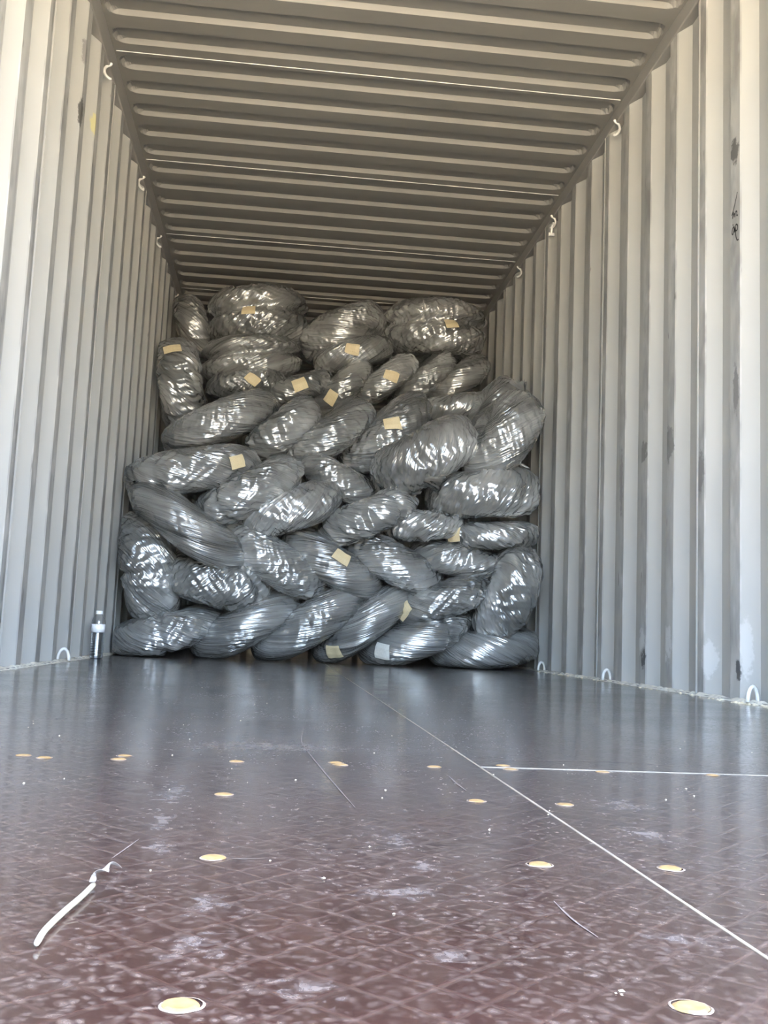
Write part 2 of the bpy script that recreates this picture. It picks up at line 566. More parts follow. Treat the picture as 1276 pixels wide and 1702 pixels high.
# top rails
for i, side in enumerate((-1, 1)):
    a, b = sorted((side * (IN - 0.006), side * 1.235))
    v, f = box(a, b, 0.1, 12.05, TOP[side] - 0.001, 2.684)
    t = mesh_obj('trim_%d' % (i + 1), v, f, M_GREY)
    t['kind'] = 'structure'
    bm = t.modifiers.new('bevel', 'BEVEL'); bm.width = 0.006; bm.segments = 3

# end wall
wb = structure('wall_back')
pb = []
V, Fc = [], []
x = -1.22
while x < 1.22:
    pb += [(x, 12.0), (x + 0.07, 12.0), (x + 0.13, 12.04), (x + 0.20, 12.04)]
    x += 0.26
for (xx, yy) in pb:
    V += [(xx, yy, 0), (xx, yy, 2.70)]
for i in range(len(pb) - 1):
    Fc.append((2 * i, 2 * i + 2, 2 * i + 3, 2 * i + 1))
mesh_obj('corrugated_panel', V, Fc, M_WALLS[-1], wb)

# ------------------------------------------------------------------ lashing rings
def ring_mesh(kind):
    r = 0.0065
    if kind == 'floor':          # half ring standing out of the floor edge, square to the wall
        pts = [(-0.018 + 0.021 * math.cos(a), 0.010 * math.cos(a), 0.002 + 0.046 * math.sin(a)) for a in np.linspace(0, math.pi, 13)]
    else:                        # bent hook hanging under the top rail
        pts = sm([(-0.016, 0.0, 0.012), (-0.012, 0.0, 0.004), (0.006, 0.002, -0.008), (0.012, 0.004, -0.028), (0.004, 0.004, -0.048), (-0.012, 0.002, -0.062), (-0.020, 0.0, -0.060)], 4)
    V, Fc = tube(pts, r, 8)
    me = bpy.data.meshes.new('lashing_ring')
    me.from_pydata([tuple(v) for v in V], [], Fc)
    me.polygons.foreach_set('use_smooth', [True] * len(me.polygons))
    me.materials.append(M_STEEL)
    me.update()
    return me


RF_, RT_ = ring_mesh('floor'), ring_mesh('top')
def ring(me, side, y, z, x):
    o = mesh_obj('lashing_ring', None, None, None, wright if side > 0 else wleft, me=me)
    o.location = (side * x, y, z)
    o.rotation_euler = (0, 0, 0 if side > 0 else math.pi)
    return o


for y in (3.0156, 4.4056, 5.5176):
    ring(RF_, 1, y, 0.004, IN + 0.010)
for y in (4.253,):
    ring(RF_, -1, y, 0.004, IN + 0.010)
for y in (4.4056, 5.5176, 6.3516, 7.4636):
    ring(RT_, 1, y, TOP[1] + 0.002, IN + 0.004)
# a clip left hanging in the second hook
v1, f1 = box(-0.030, 0.004, -0.006, 0.006, -0.112, -0.094)
clip = mesh_obj('hanging_clip', v1, f1, M_STEEL, wright)
v2, f2 = tube([(-0.002, 0, -0.030), (-0.010, 0, -0.060), (-0.014, 0, -0.100)], 0.007, 8)
mesh_obj('clip_stem', v2, f2, M_STEEL, clip, True)
clip.location = (IN + 0.004, 5.5176, TOP[1])
for y in (4.253, 5.365, 6.199, 7.311):
    ring(RT_, -1, y, TOP[-1] + 0.002, IN + 0.004)

# ------------------------------------------------------------------ ceiling
ceil = structure('ceiling')
RX = 1.172


def roof_mesh():
    ys, zf = [0.0], []
    caps = [(0.1397 + 0.209 * i - 0.1113, 0.1397 + 0.209 * i + 0.0068) for i in range(5)]
    for a, b in caps:
        ys += [a - 0.006, a, a + 0.0035, a + 0.007, a + 0.0105, a + 0.014, a + 0.03, (a + b) / 2, b - 0.03, b - 0.0135, b - 0.010, b - 0.007, b - 0.0035, b, b + 0.006]
    ys.append(1.045)
    e = 1.148
    xe = [e - 0.075, e - 0.060, e - 0.048, e - 0.038, e - 0.030, e - 0.022, e - 0.016, e - 0.011, e - 0.007, e - 0.004, e - 0.0015, e, e + 0.01, RX]
    xs = [-t for t in xe[::-1]] + list(np.linspace(-1.0, 1.0, 9)) + xe
    V, Fc = [], []
    for y in ys:
        for x_ in xs:
            z = 2.680
            for a, b in caps:
                h = (b - a) / 2
                cy = (a + b) / 2
                qx = max(abs(x_) - (e - h), 0.0)
                d = h - math.hypot(qx, y - cy)
                if d > 0:
                    t = min(1.0, d / 0.0135)
                    z = 2.680 + 0.020 * t
            V.append((x_, y, z))
    n = len(xs)
    for j in range(len(ys) - 1):
        for i in range(n - 1):
            a = j * n + i
            Fc.append((a, a + n, a + n + 1, a + 1))
    me = bpy.data.meshes.new('roof_panel')
    me.from_pydata(V, [], Fc)
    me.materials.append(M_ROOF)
    me.update()
    return me


rm = roof_mesh()
V, Fc = [], []
for x_ in np.linspace(-1.15, 1.15, 60):
    w = 0.003 + random.uniform(-0.0006, 0.0006)
    V += [(x_, -w * 0.6, 2.6802), (x_, 0.0, 2.6775), (x_, w * 0.6, 2.6802)]
for j in range(59):
    a = 3 * j
    Fc += [(a, a + 1, a + 4, a + 3), (a + 1, a + 2, a + 5, a + 4)]
sm_ = bpy.data.meshes.new('weld_bead')
sm_.from_pydata(V, [], Fc)
sm_.materials.append(M_STEEL)
for k in range(12):
    y0 = 4.315 + 1.045 * (k - 4)
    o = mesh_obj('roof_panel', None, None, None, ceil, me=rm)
    o.location.y = y0
    if k:
        b = mesh_obj('weld_bead', None, None, None, ceil, me=sm_)
        b.location.y = y0

# ------------------------------------------------------------------ floor
floor = structure('floor')
SEAM_X = -0.043
def fpanel(x0, x1, y0, y1):
    g = 0.0011
    v, f = box(x0 + g, x1 - g, y0 + g, y1 - g, -0.028, 0.0)
    return mesh_obj('floor_panel', v, f, M_FLOOR, floor)


YJL, YJR = [0.10, 3.69, 6.10, 8.50, 10.9, 12.0], [0.10, 1.2915, 3.71, 6.12, 8.52, 12.0]
for ya, yb in zip(YJL[:-1], YJL[1:]):
    fpanel(-1.175, SEAM_X, ya, yb)
for ya, yb in zip(YJR[:-1], YJR[1:]):
    fpanel(SEAM_X, 1.175, ya, yb)
v, f = box(SEAM_X - 0.0012, SEAM_X + 0.0012, 0.1, 12.0, -0.02, 0.0005)
mesh_obj('joint_strip', v, f, M_JOINT, floor)
v, f = box(SEAM_X, 1.17, 1.2915 - 0.0012, 1.2915 + 0.0012, -0.02, 0.0006)
mesh_obj('joint_strip', v, f, M_JOINT, floor)
v, f = box(SEAM_X, 1.17, 3.71 - 0.0012, 3.71 + 0.0012, -0.02, -0.0012)
mesh_obj('joint_strip', v, f, M_GREY, floor)
v, f = box(-1.17, SEAM_X, 3.69 - 0.0012, 3.69 + 0.0012, -0.02, -0.0008)
mesh_obj('joint_strip', v, f, M_GREY, floor)

# screw holes filled with yellow resin
def plug_mesh(seed):
    rng = np.random.default_rng(seed)
    n = 22
    rad = 0.0086 * (1 + 0.06 * np.sin(np.arange(n) * 2 * np.pi / n * 2 + rng.uniform(0, 6)) + rng.uniform(-0.03, 0.03, n))
    V = [(0, 0, 0.0012)]
    for s, z in ((0.75, 0.0012), (1.0, 0.0004)):
        V += [(rad[k] * s * math.cos(2 * math.pi * k / n), rad[k] * s * math.sin(2 * math.pi * k / n), z) for k in range(n)]
    Fc = [(0, 1 + k, 1 + (k + 1) % n) for k in range(n)]
    Fc += [(1 + k, 1 + n + k, 1 + n + (k + 1) % n, 1 + (k + 1) % n) for k in range(n)]
    me = bpy.data.meshes.new('screw_plug'); me.from_pydata(V, [], Fc); me.materials.append(M_PLUG); me.update()
    V2, F2 = [], []
    for s, z in ((0.98, 0.0006), (1.06, 0.0006), (1.13, 0.0002)):
        V2 += [(rad[(k + 5) % n] * s * math.cos(2 * math.pi * k / n) + 0.0006, rad[(k + 5) % n] * s * math.sin(2 * math.pi * k / n), z) for k in range(n)]
    for j in range(2):
        F2 += [(j * n + k, (j + 1) * n + k, (j + 1) * n + (k + 1) % n, j * n + (k + 1) % n) for k in range(n)]
    m2 = bpy.data.meshes.new('plug_rim'); m2.from_pydata(V2, [], F2); m2.materials.append(M_RIM); m2.update()
    return me, m2


plugs = [plug_mesh(s) for s in range(4)]
spots = [(-0.341, 0.459), (-0.115, 0.460), (-0.344, 0.743), (-0.110, 0.742), (-0.014, 0.738),
         (-0.351, 1.020), (-0.101, 1.021), (-0.013, 1.013), (0.30, 1.02), (-0.62, 1.02),
         (-0.600, 1.271), (-0.572, 1.255), (-0.485, 1.296), (-0.487, 1.261), (-0.348, 1.273), (-0.226, 1.290), (-0.221, 1.270),
         (-0.103, 1.278), (-0.007, 1.276), (-0.009, 1.311), (0.112, 1.276), (0.257, 1.276)]
for i, (x_, y_) in enumerate(spots):
    a, b = plugs[i % 4]
    o = mesh_obj('screw_plug', None, None, None, floor, me=a)
    o.location = (x_, y_, 0.0)
    o.rotation_euler.z = i * 1.3
    b_ = mesh_obj('plug_rim', None, None, None, o, me=b)

# long scratches in the film
def scratch(pts, w):
    pts = sm([(x_, y_) for x_, y_ in pts], 5)
    V, Fc = [], []
    n = len(pts)
    for i, (x_, y_) in enumerate(pts):
        a, b = pts[max(i - 1, 0)], pts[min(i + 1, n - 1)]
        t = Vector((b[0] - a[0], b[1] - a[1])).normalized()
        ww = w * (0.35 + 0.65 * math.sin(math.pi * (i + 0.5) / n))
        V += [(x_ - t.y * ww, y_ + t.x * ww, 0.0004), (x_ + t.y * ww, y_ - t.x * ww, 0.0004)]
    for i in range(n - 1):
        Fc.append((2 * i, 2 * i + 1, 2 * i + 3, 2 * i + 2))
    mesh_obj('scratch_mark', V, Fc, M_SCR, floor)


M_SCR = mat_plain('scratched_film', (0.12, 0.10, 0.09), 0.6, 0, 0.3, 60)
scratch([(-0.253, 1.74), (-0.262, 1.55), (-0.259, 1.43), (-0.243, 1.18), (-0.227, 0.964)], 0.0010)
scratch([(-0.099, 1.199), (-0.1, 1.14), (-0.099, 1.086)], 0.0011)
scratch([(-0.403, 0.800), (-0.408, 0.765), (-0.4125, 0.735)], 0.0006)
scratch([(-0.336, 0.742), (-0.322, 0.741), (-0.308, 0.743)], 0.0009)
scratch([(-0.128, 0.640), (-0.128, 0.600), (-0.124, 0.565)], 0.0007)
scratch([(-0.05, 1.36), (0.16, 1.39), (0.25, 1.36)], 0.0012)

# ------------------------------------------------------------------ handwriting on a wall crest
wx = IN - 0.0006
def stroke(pts, w=0.0028):
    V, Fc = [], []
    n = len(pts)
    for i, (y, z) in enumerate(pts):
        a, b = pts[max(i - 1, 0)], pts[min(i + 1, n - 1)]
        t = Vector((b[0] - a[0], b[1] - a[1])).normalized()
        V += [(wx, y - t.y * w, z + t.x * w), (wx, y + t.y * w, z - t.x * w)]
    for i in range(n - 1):
        Fc.append((2 * i, 2 * i + 1, 2 * i + 3, 2 * i + 2))
    mesh_obj('handwriting_stroke', V, Fc, M_INK, wright)


# y falls towards the door, which reads as left to right on this wall
def yz(a, b):
    return (3.1900 - a * 0.068, 1.528 + b * 0.175)


stroke(sm([yz(.78, 1.0), yz(.60, .86), yz(.40, .74), yz(.16, .62)]))
stroke(sm([yz(.70, .92), yz(.55, .84), yz(.46, .76)]), 0.0015)
stroke(sm([yz(.14, .62), yz(.34, .66), yz(.24, .55), yz(.44, .62), yz(.50, .54), yz(.60, .63), yz(.74, .60), yz(.70, .54), yz(.84, .52)]))
stroke(sm([yz(.25, .42), yz(.31, .40), yz(.34, .41)]), 0.0018)
stroke(sm([yz(.38, .36), yz(.22, .33), yz(.18, .25), yz(.30, .22), yz(.42, .30), yz(.40, .36), yz(.44, .24), yz(.60, .36), yz(.80, .32), yz(.78, .24), yz(.58, .25), yz(.56, .34), yz(.60, .16), yz(.74, .04), yz(.92, .02)]))

# ------------------------------------------------------------------ wrapped bundles
def pnoise(x, y, px, seed):
    """gradient noise, periodic in x with integer period px"""
    rng = np.random.default_rng(seed)
    perm = rng.permutation(1024)
    ang = rng.uniform(0, 2 * np.pi, 1024)
    x = np.asarray(x, float); y = np.asarray(y, float)
    xi = np.floor(x).astype(int); yi = np.floor(y).astype(int)
    xf, yf = x - xi, y - yi
    def g(ix, iy, dx, dy):
        h = perm[(perm[(ix % px) % 1024] + iy) % 1024]
        a = ang[h]
        return np.cos(a) * dx + np.sin(a) * dy
    u = xf * xf * xf * (xf * (xf * 6 - 15) + 10)
    v = yf * yf * yf * (yf * (yf * 6 - 15) + 10)
    n00, n10 = g(xi, yi, xf, yf), g(xi + 1, yi, xf - 1, yf)
    n01, n11 = g(xi, yi + 1, xf, yf - 1), g(xi + 1, yi + 1, xf - 1, yf - 1)
    return (n00 * (1 - u) + n10 * u) * (1 - v) + (n01 * (1 - u) + n11 * u) * v


NTH, NPH = 272, 84


class Bundle:
    def __init__(self, R, T, nexp, slant, crumple, lobes, seed, cinch=()):
        self.cinch = cinch
        self.R, self.T, self.e = R, T, 2.0 / nexp
        self.slant, self.crumple, self.lobes, self.seed = slant, crumple, lobes, seed

    def base(self, th, ph):
        R, T, e = self.R, self.T, self.e
        c, s = np.cos(ph), np.sin(ph)
        rho = np.abs(c) ** e
        z = np.sign(s) * np.abs(s) ** e
        t = th / (2 * np.pi)
        lump = 1 + 0.035 * pnoise(t * 5, ph * 0.9 + 3, 5, self.seed) + 0.03 * pnoise(t * 9, ph * 1.6, 9, self.seed + 1)
        thick = 1 + 0.10 * pnoise(t * 4, ph * 0.2, 4, self.seed + 2)
        if self.lobes == 2:
            rho = rho * (1 - 0.15 * np.exp(-((z - 0.08) / 0.13) ** 2))
        z = z * (1 - 0.42 * np.exp(-(rho / 0.38) ** 2))
        for tc in self.cinch:                      # film pulled tight by a turn of tape
            g = np.exp(-((th - tc) / 0.085) ** 2) - 0.35 * np.exp(-((th - tc) / 0.30) ** 2)
            lump = lump * (1 - 0.045 * g)
            thick = thick * (1 - 0.17 * g)
        rr = R * rho * lump
        zz = T * z * thick
        return np.stack([rr * np.cos(th), rr * np.sin(th), zz], -1)

    def surface(self):
        # finer towards the side that looks out of the container (local -y)
        nf = int(NTH * 0.74)
        th = np.concatenate([np.linspace(-np.pi, 0, nf, endpoint=False), np.linspace(0, np.pi, NTH - nf, endpoint=False)])
        q = np.linspace(-1, 1, NPH)
        ph = (0.72 * q + 0.28 * q ** 3) * (np.pi / 2) * 0.995
        TH, PH = np.meshgrid(th, ph, indexing='ij')
        P = self.base(TH, PH)
        dth = (np.roll(P, -1, 0) - np.roll(P, 1, 0))
        dph = np.gradient(P, axis=1)
        N = np.cross(dth, dph)
        N /= np.linalg.norm(N, axis=-1, keepdims=True) + 1e-9
        seg = np.linalg.norm(np.diff(P, axis=1), axis=-1)
        vv = np.concatenate([np.zeros((NTH, 1)), np.cumsum(seg, 1)], 1)
        vv -= vv[:, NPH // 2][:, None]
        circ = 2 * np.pi * self.R
        t = TH / (2 * np.pi)
        ts = t - self.slant * vv / circ
        sd = self.seed * 13
        rs = np.random.default_rng(sd)
        wp = 0.55 * pnoise(t * 8, vv * 6, 8, sd + 1)
        def ridged(n, g=2.2):
            return 1 - np.minimum(np.abs(n) * g, 1)
        def tri(x):
            return np.abs(2 * (x - np.floor(x)) - 1)
        # long folds running across the wrap, fading in and out
        k1, k2, k3 = (max(2, int(round(circ / (w * math.sqrt(1 + self.slant ** 2))))) for w in (0.105, 0.050, 0.022))
        a1 = np.clip(0.5 + 1.2 * pnoise(t * 7, vv * 4, 7, sd + 9), 0, 1)
        f1 = ridged(pnoise(ts * k1 + wp, vv * 2.2 + 1.7, k1, sd + 2))
        f2 = ridged(pnoise(ts * k2 + wp, vv * 3.2 + 5.1, k2, sd + 3))
        f3 = ridged(pnoise(ts * k3 + 1.5 * wp, vv * 5.0, k3, sd + 4))
        streak = 0.0060 * f1 + (0.0045 + 0.0065 * a1) * f2 + 0.0050 * f3 * a1 + 0.003
        # crumpled zones: flat facets between straight creases in several directions
        crum = np.zeros_like(t)
        for q in range(8):
            lam = (0.17, 0.13, 0.10, 0.08, 0.062, 0.05, 0.040, 0.032)[q]
            an = rs.uniform(-1.25, 1.25)
            ku = max(1, int(round(circ * math.cos(an) / lam)))
            kv = math.sin(an) / lam
            wq = 0.45 * pnoise(t * 10, vv * 8 + q, 10, sd + 20 + q)
            am = np.clip(0.55 + 1.3 * pnoise(t * 9, vv * 7 + 3 * q, 9, sd + 40 + q), 0, 1)
            crum += (0.011, 0.011, 0.0115, 0.0105, 0.009, 0.0075, 0.006, 0.005)[q] * am * tri(t * ku + vv * kv + wq + rs.uniform(0, 1))
        crum -= 0.012
        zone = np.clip(self.crumple + 0.9 * pnoise(t * 6, vv * 5, 6, sd + 7), 0, 1)
        amp = np.clip(np.cos(PH), 0.25, 1.0)
        H = ((1 - zone) * streak + zone * crum - 0.012) * amp
        P = P + N * H[..., None]
        return TH, PH, P, N, vv, ts * circ


def bundle_mesh(b, mw):
    TH, PH, P, N, vv, uu = b.surface()
    # the soft bundle flattens where it lies on the floor or leans on a wall
    Rm, tr = np.array(mw.to_3x3()), np.array(mw.translation)
    Wp = P @ Rm.T + tr
    def soft(d, k=0.012):                          # smooth max(d, 0)
        return np.where(d > k, d, np.where(d < -k, 0.0, (d + k) ** 2 / (4 * k)))
    Wp[..., 2] = 0.0015 + soft(Wp[..., 2] - 0.0015)
    Wp[..., 0] = -1.1435 + soft(Wp[..., 0] + 1.1435)
    Wp[..., 0] = 1.1435 - soft(1.1435 - Wp[..., 0])
    P = (Wp - tr) @ Rm
    V = P.reshape(-1, 3)
    i = np.arange(NTH)[:, None]
    j = np.arange(NPH - 1)[None, :]
    i2 = (i + 1) % NTH
    F4 = np.stack([i * NPH + j, i2 * NPH + j, i2 * NPH + j + 1, i * NPH + j + 1], -1).reshape(-1, 4)
    me = bpy.data.meshes.new('wrapped_bundle')
    nv, nf = len(V), len(F4)
    caps = [np.arange(NTH)[::-1] * NPH, np.arange(NTH) * NPH + NPH - 1]
    me.vertices.add(nv)
    me.vertices.foreach_set('co', V.astype(np.float32).ravel())
    loops = np.concatenate([F4.ravel(), caps[0], caps[1]]).astype(np.int32)
    me.loops.add(len(loops))
    me.loops.foreach_set('vertex_index', loops)
    me.polygons.add(nf + 2)
    starts = np.concatenate([np.arange(nf) * 4, [nf * 4, nf * 4 + NTH]]).astype(np.int32)
    me.polygons.foreach_set('loop_start', starts)
    me.polygons.foreach_set('use_smooth', np.ones(nf + 2, dtype=bool))
    uvl = me.uv_layers.new(name='wrap')
    circ = 2 * np.pi * b.R
    uflat, vflat = uu.ravel().copy(), vv.ravel()
    lu = uflat[loops]
    # close the seam: faces of the last column wrap round
    last = np.repeat((F4[:, 0] // NPH) == NTH - 1, 4)
    wrapcol = np.concatenate([last & ((F4.ravel() // NPH) == 0), np.zeros(2 * NTH, bool)])
    lu = lu + np.where(wrapcol, circ, 0)
    uvl.data.foreach_set('uv', np.stack([lu, vflat[loops]], -1).astype(np.float32).ravel())
    me.materials.append(M_FILM)
    me.update(calc_edges=True)
    me.validate()
    return me


def label_mesh(b, L, A, rot, w=0.095, h=0.062):
    n, m = 9, 7
    cr, sr = math.cos(math.radians(rot)), math.sin(math.radians(rot))
    t0, p0 = L, A
    eps = 1e-3
    q = lambda t, p: b.base(np.array([t]), np.array([p]))[0]
    dt = np.linalg.norm(q(t0 + eps, p0) - q(t0 - eps, p0)) / (2 * eps)
    dp = np.linalg.norm(q(t0, p0 + eps) - q(t0, p0 - eps)) / (2 * eps)
    top, uvs = [], []
    for j in range(m):
        for i in range(n):
            a, c = (i / (n - 1) - 0.5) * w, (j / (m - 1) - 0.5) * h
            x_, y_ = a * cr - c * sr, a * sr + c * cr
            t, p = t0 + x_ / dt, max(-1.5, min(1.5, p0 + y_ / dp))
            P = q(t, p)
            d1, d2 = q(t + eps, p) - q(t - eps, p), q(t, p + eps) - q(t, p - eps)
            nn = np.cross(d1, d2); nn /= np.linalg.norm(nn) + 1e-9
            wob = 0.0015 * math.sin(9 * a / w + b.seed) + 0.001 * math.sin(13 * c / h + b.seed * 2)
            top.append((P + nn * (0.0125 + wob), nn)); uvs.append((i / (n - 1), j / (m - 1)))
    V = [tuple(P) for P, nn in top] + [tuple(P - nn * 0.0012) for P, nn in top]
    K = n * m
    Fc = []
    for j in range(m - 1):
        for i in range(n - 1):
            a = j * n + i
            Fc.append((a, a + 1, a + 1 + n, a + n))
            Fc.append((a + n + K, a + 1 + n + K, a + 1 + K, a + K))
    edge = [i for i in range(n)] + [j * n + n - 1 for j in range(1, m)] + [(m - 1) * n + i for i in range(n - 2, -1, -1)] + [j * n for j in range(m - 2, 0, -1)]
    for a, c in zip(edge, edge[1:] + edge[:1]):
        Fc.append((c, a, a + K, c + K))
    me = bpy.data.meshes.new('paper_label')
    me.from_pydata(V, [], Fc)
    uvl = me.uv_layers.new(name='wrap')
    for lp in me.loops:
        uvl.data[lp.index].uv = uvs[lp.vertex_index % K]
    me.update()
    return me


# key, centre x y z, radius, half thickness, tilt of the disc in degrees, profile exponent, wrap slant, crumple, lobes, turn to the door, spin, label
BUNDLES = [
    ('B1', -0.878, 5.500, 0.138, 0.306, 0.117, 15.6, 2.6, -1.6, 0.40, 1, 6, .2, None),
    ('B2', -0.471, 5.540, 0.201, 0.332, 0.129, 30.7, 2.4, -2.4, 0.15, 1, 7, .5, None),
    ('B3', -0.134, 5.570, 0.231, 0.355, 0.133, 35.5, 2.4, -2.2, 0.20, 1, 7, .9, None),
    ('B4', 0.165, 5.600, 0.240, 0.341, 0.115, 42.3, 2.4, -2.6, 0.15, 1, 7, 1.3, (-2.339, 0.075, 20)),
    ('B5', 0.465, 5.620, 0.171, 0.337, 0.126, 22.1, 2.5, -2, 0.25, 1, 5, 1.7, (-2.304, 0.075, 0)),
    ('B6', 0.855, 5.660, 0.118, 0.320, 0.121, 6.3, 2.7, -1.6, 0.15, 1, 4, 2.1, None),
    ('V1', -1.002, 5.520, 0.478, 0.310, 0.163, 101.8, 3.0, 1.4, 0.75, 1, 6, 2.5, None),
    ('L2', -0.778, 5.360, 0.688, 0.372, 0.128, -34.2, 2.6, 3, 0.10, 1, 6, 2.9, None),
    ('L3', -0.622, 5.460, 0.417, 0.302, 0.146, -8.3, 2.7, 0.8, 1.05, 1, 7, 3.3, None),
    ('M1', -0.336, 5.480, 0.548, 0.330, 0.138, -29.2, 2.6, 1.6, 0.75, 1, 8, 3.7, None),
    ('M2', -0.029, 5.510, 0.546, 0.311, 0.124, -28.2, 2.5, 2.2, 0.15, 1, 8, 4.1, (-1.466, 0.412, -32)),
    ('M3', 0.306, 5.530, 0.564, 0.302, 0.129, -25.1, 2.5, 1.8, 0.45, 1, 8, 4.5, None),
    ('M4', 0.669, 5.560, 0.601, 0.271, 0.100, -8.0, 2.6, 1.6, 0.55, 1, 7, 4.9, None),
    ('M5', 0.582, 5.560, 0.386, 0.317, 0.119, 20.4, 2.6, -1.6, 0.75, 1, 7, 5.3, (-2.409, 0.113, 50)),
    ('V2', 0.934, 5.500, 0.430, 0.281, 0.157, 69.4, 2.8, 0.6, 0.95, 1, 5, 5.7, None),
    ('R1', 0.844, 5.520, 0.738, 0.273, 0.090, 5.0, 2.6, -1.4, 0.75, 1, 6, .3, (-2.548, 0.113, 8)),
    ('R2', 0.468, 5.480, 0.774, 0.234, 0.099, 7.1, 2.5, 1.5, 0.85, 1, 7, .8, None),
    ('R3', 0.154, 5.440, 0.803, 0.286, 0.117, 25.1, 2.5, -1.5, 0.85, 1, 8, 1.2, None),
    ('R4', -0.273, 5.420, 0.809, 0.300, 0.129, 21.4, 2.6, 1.6, 0.75, 1, 8, 1.6, None),
    ('R5', -0.492, 5.380, 0.886, 0.315, 0.127, 30.7, 2.6, -1.2, 0.95, 1, 8, 2.0, None),
    ('R6', -0.789, 5.420, 0.985, 0.364, 0.135, 11.6, 2.6, -2, 0.65, 1, 7, 2.4, (-0.873, 0.037, 20)),
    ('R7', -0.013, 5.600, 1.012, 0.235, 0.105, -25.0, 2.5, 1.5, 0.75, 1, 6, 2.8, None),
    ('R8', 0.785, 5.480, 0.963, 0.326, 0.151, 7.2, 2.8, 0.8, 0.85, 1, 6, 3.2, None),
    ('R9', 0.445, 5.420, 1.145, 0.320, 0.164, 31.3, 2.8, 1, 0.85, 1, 7, 3.6, None),
    ('R10', 0.871, 5.420, 1.270, 0.296, 0.159, 59.2, 2.6, -1.8, 0.55, 1, 7, 4.0, None),
    ('R11', 0.910, 5.850, 1.497, 0.242, 0.126, 64.2, 2.5, -1.5, 0.55, 1, 6, 4.4, None),
    ('T1', -0.702, 5.980, 1.368, 0.362, 0.142, 27.3, 2.5, -2, 0.45, 1, 10, 4.8, None),
    ('T2', -0.331, 5.860, 1.331, 0.252, 0.125, 42.0, 2.6, -1.4, 0.85, 1, 10, 5.2, None),
    ('T3', -0.076, 5.920, 1.309, 0.336, 0.133, 40.8, 2.5, -1.8, 0.45, 1, 10, 5.6, None),
    ('T4', 0.275, 5.960, 1.353, 0.340, 0.145, 45.4, 2.5, -1.8, 0.75, 1, 10, 6.0, (-1.536, 0.300, 10)),
    ('T5', 0.726, 6.200, 1.595, 0.271, 0.099, 11.8, 2.6, 1, 0.85, 1, 8, .4, None),
    ('U1', -1.006, 6.480, 1.700, 0.308, 0.160, 101.5, 2.9, 1, 0.95, 1, 5, .7, (-1.012, 0.113, 15)),
    ('U0', -0.998, 6.950, 2.232, 0.235, 0.120, 111.0, 2.6, 1.5, 0.55, 1, 5, 1.1, None),
    ('U2', -0.544, 6.800, 2.271, 0.345, 0.216, 6.4, 3.0, 1.2, 1.05, 2, 3, 1.5, (-1.745, -0.038, 4)),
    ('U3', -0.570, 6.740, 1.965, 0.344, 0.170, 8.2, 2.8, 3, 0.45, 2, 6, 1.9, None),
    ('U4', -0.593, 6.580, 1.757, 0.263, 0.096, 10.1, 2.6, 1.2, 0.95, 1, 8, 2.3, (-1.396, 0.037, -35)),
    ('U5', -0.261, 6.600, 1.752, 0.260, 0.101, 20.2, 2.6, -1.2, 0.95, 1, 10, 2.7, (-1.536, 0.113, 25)),
    ('U6', 0.036, 6.850, 2.240, 0.332, 0.165, 28.6, 2.6, -1.8, 0.65, 1, 6, 3.1, None),
    ('U7', 0.110, 6.700, 2.036, 0.281, 0.112, 18.3, 2.7, 2.2, 0.55, 1, 7, 3.5, (-1.676, 0.075, -8)),
    ('U8', 0.035, 6.620, 1.790, 0.255, 0.115, 49.9, 2.5, -1.6, 0.65, 1, 12, 3.9, (-2.129, 0.150, 65)),
    ('U9', 0.319, 6.660, 1.865, 0.275, 0.108, 41.8, 2.5, -1.8, 0.65, 1, 12, 4.3, (-1.571, 0.113, -15)),
    ('U10', 0.687, 6.850, 2.298, 0.363, 0.217, 0.2, 3.0, 1.6, 0.95, 2, 5, 4.7, (-1.396, -0.038, 14)),
    ('U11', 0.592, 6.740, 1.912, 0.277, 0.106, 43.6, 2.5, -2, 0.45, 1, 12, 5.1, None),
    ('U12', 0.833, 6.780, 1.935, 0.272, 0.116, 35.6, 2.5, -2.2, 0.45, 1, 11, 5.5, None),
]

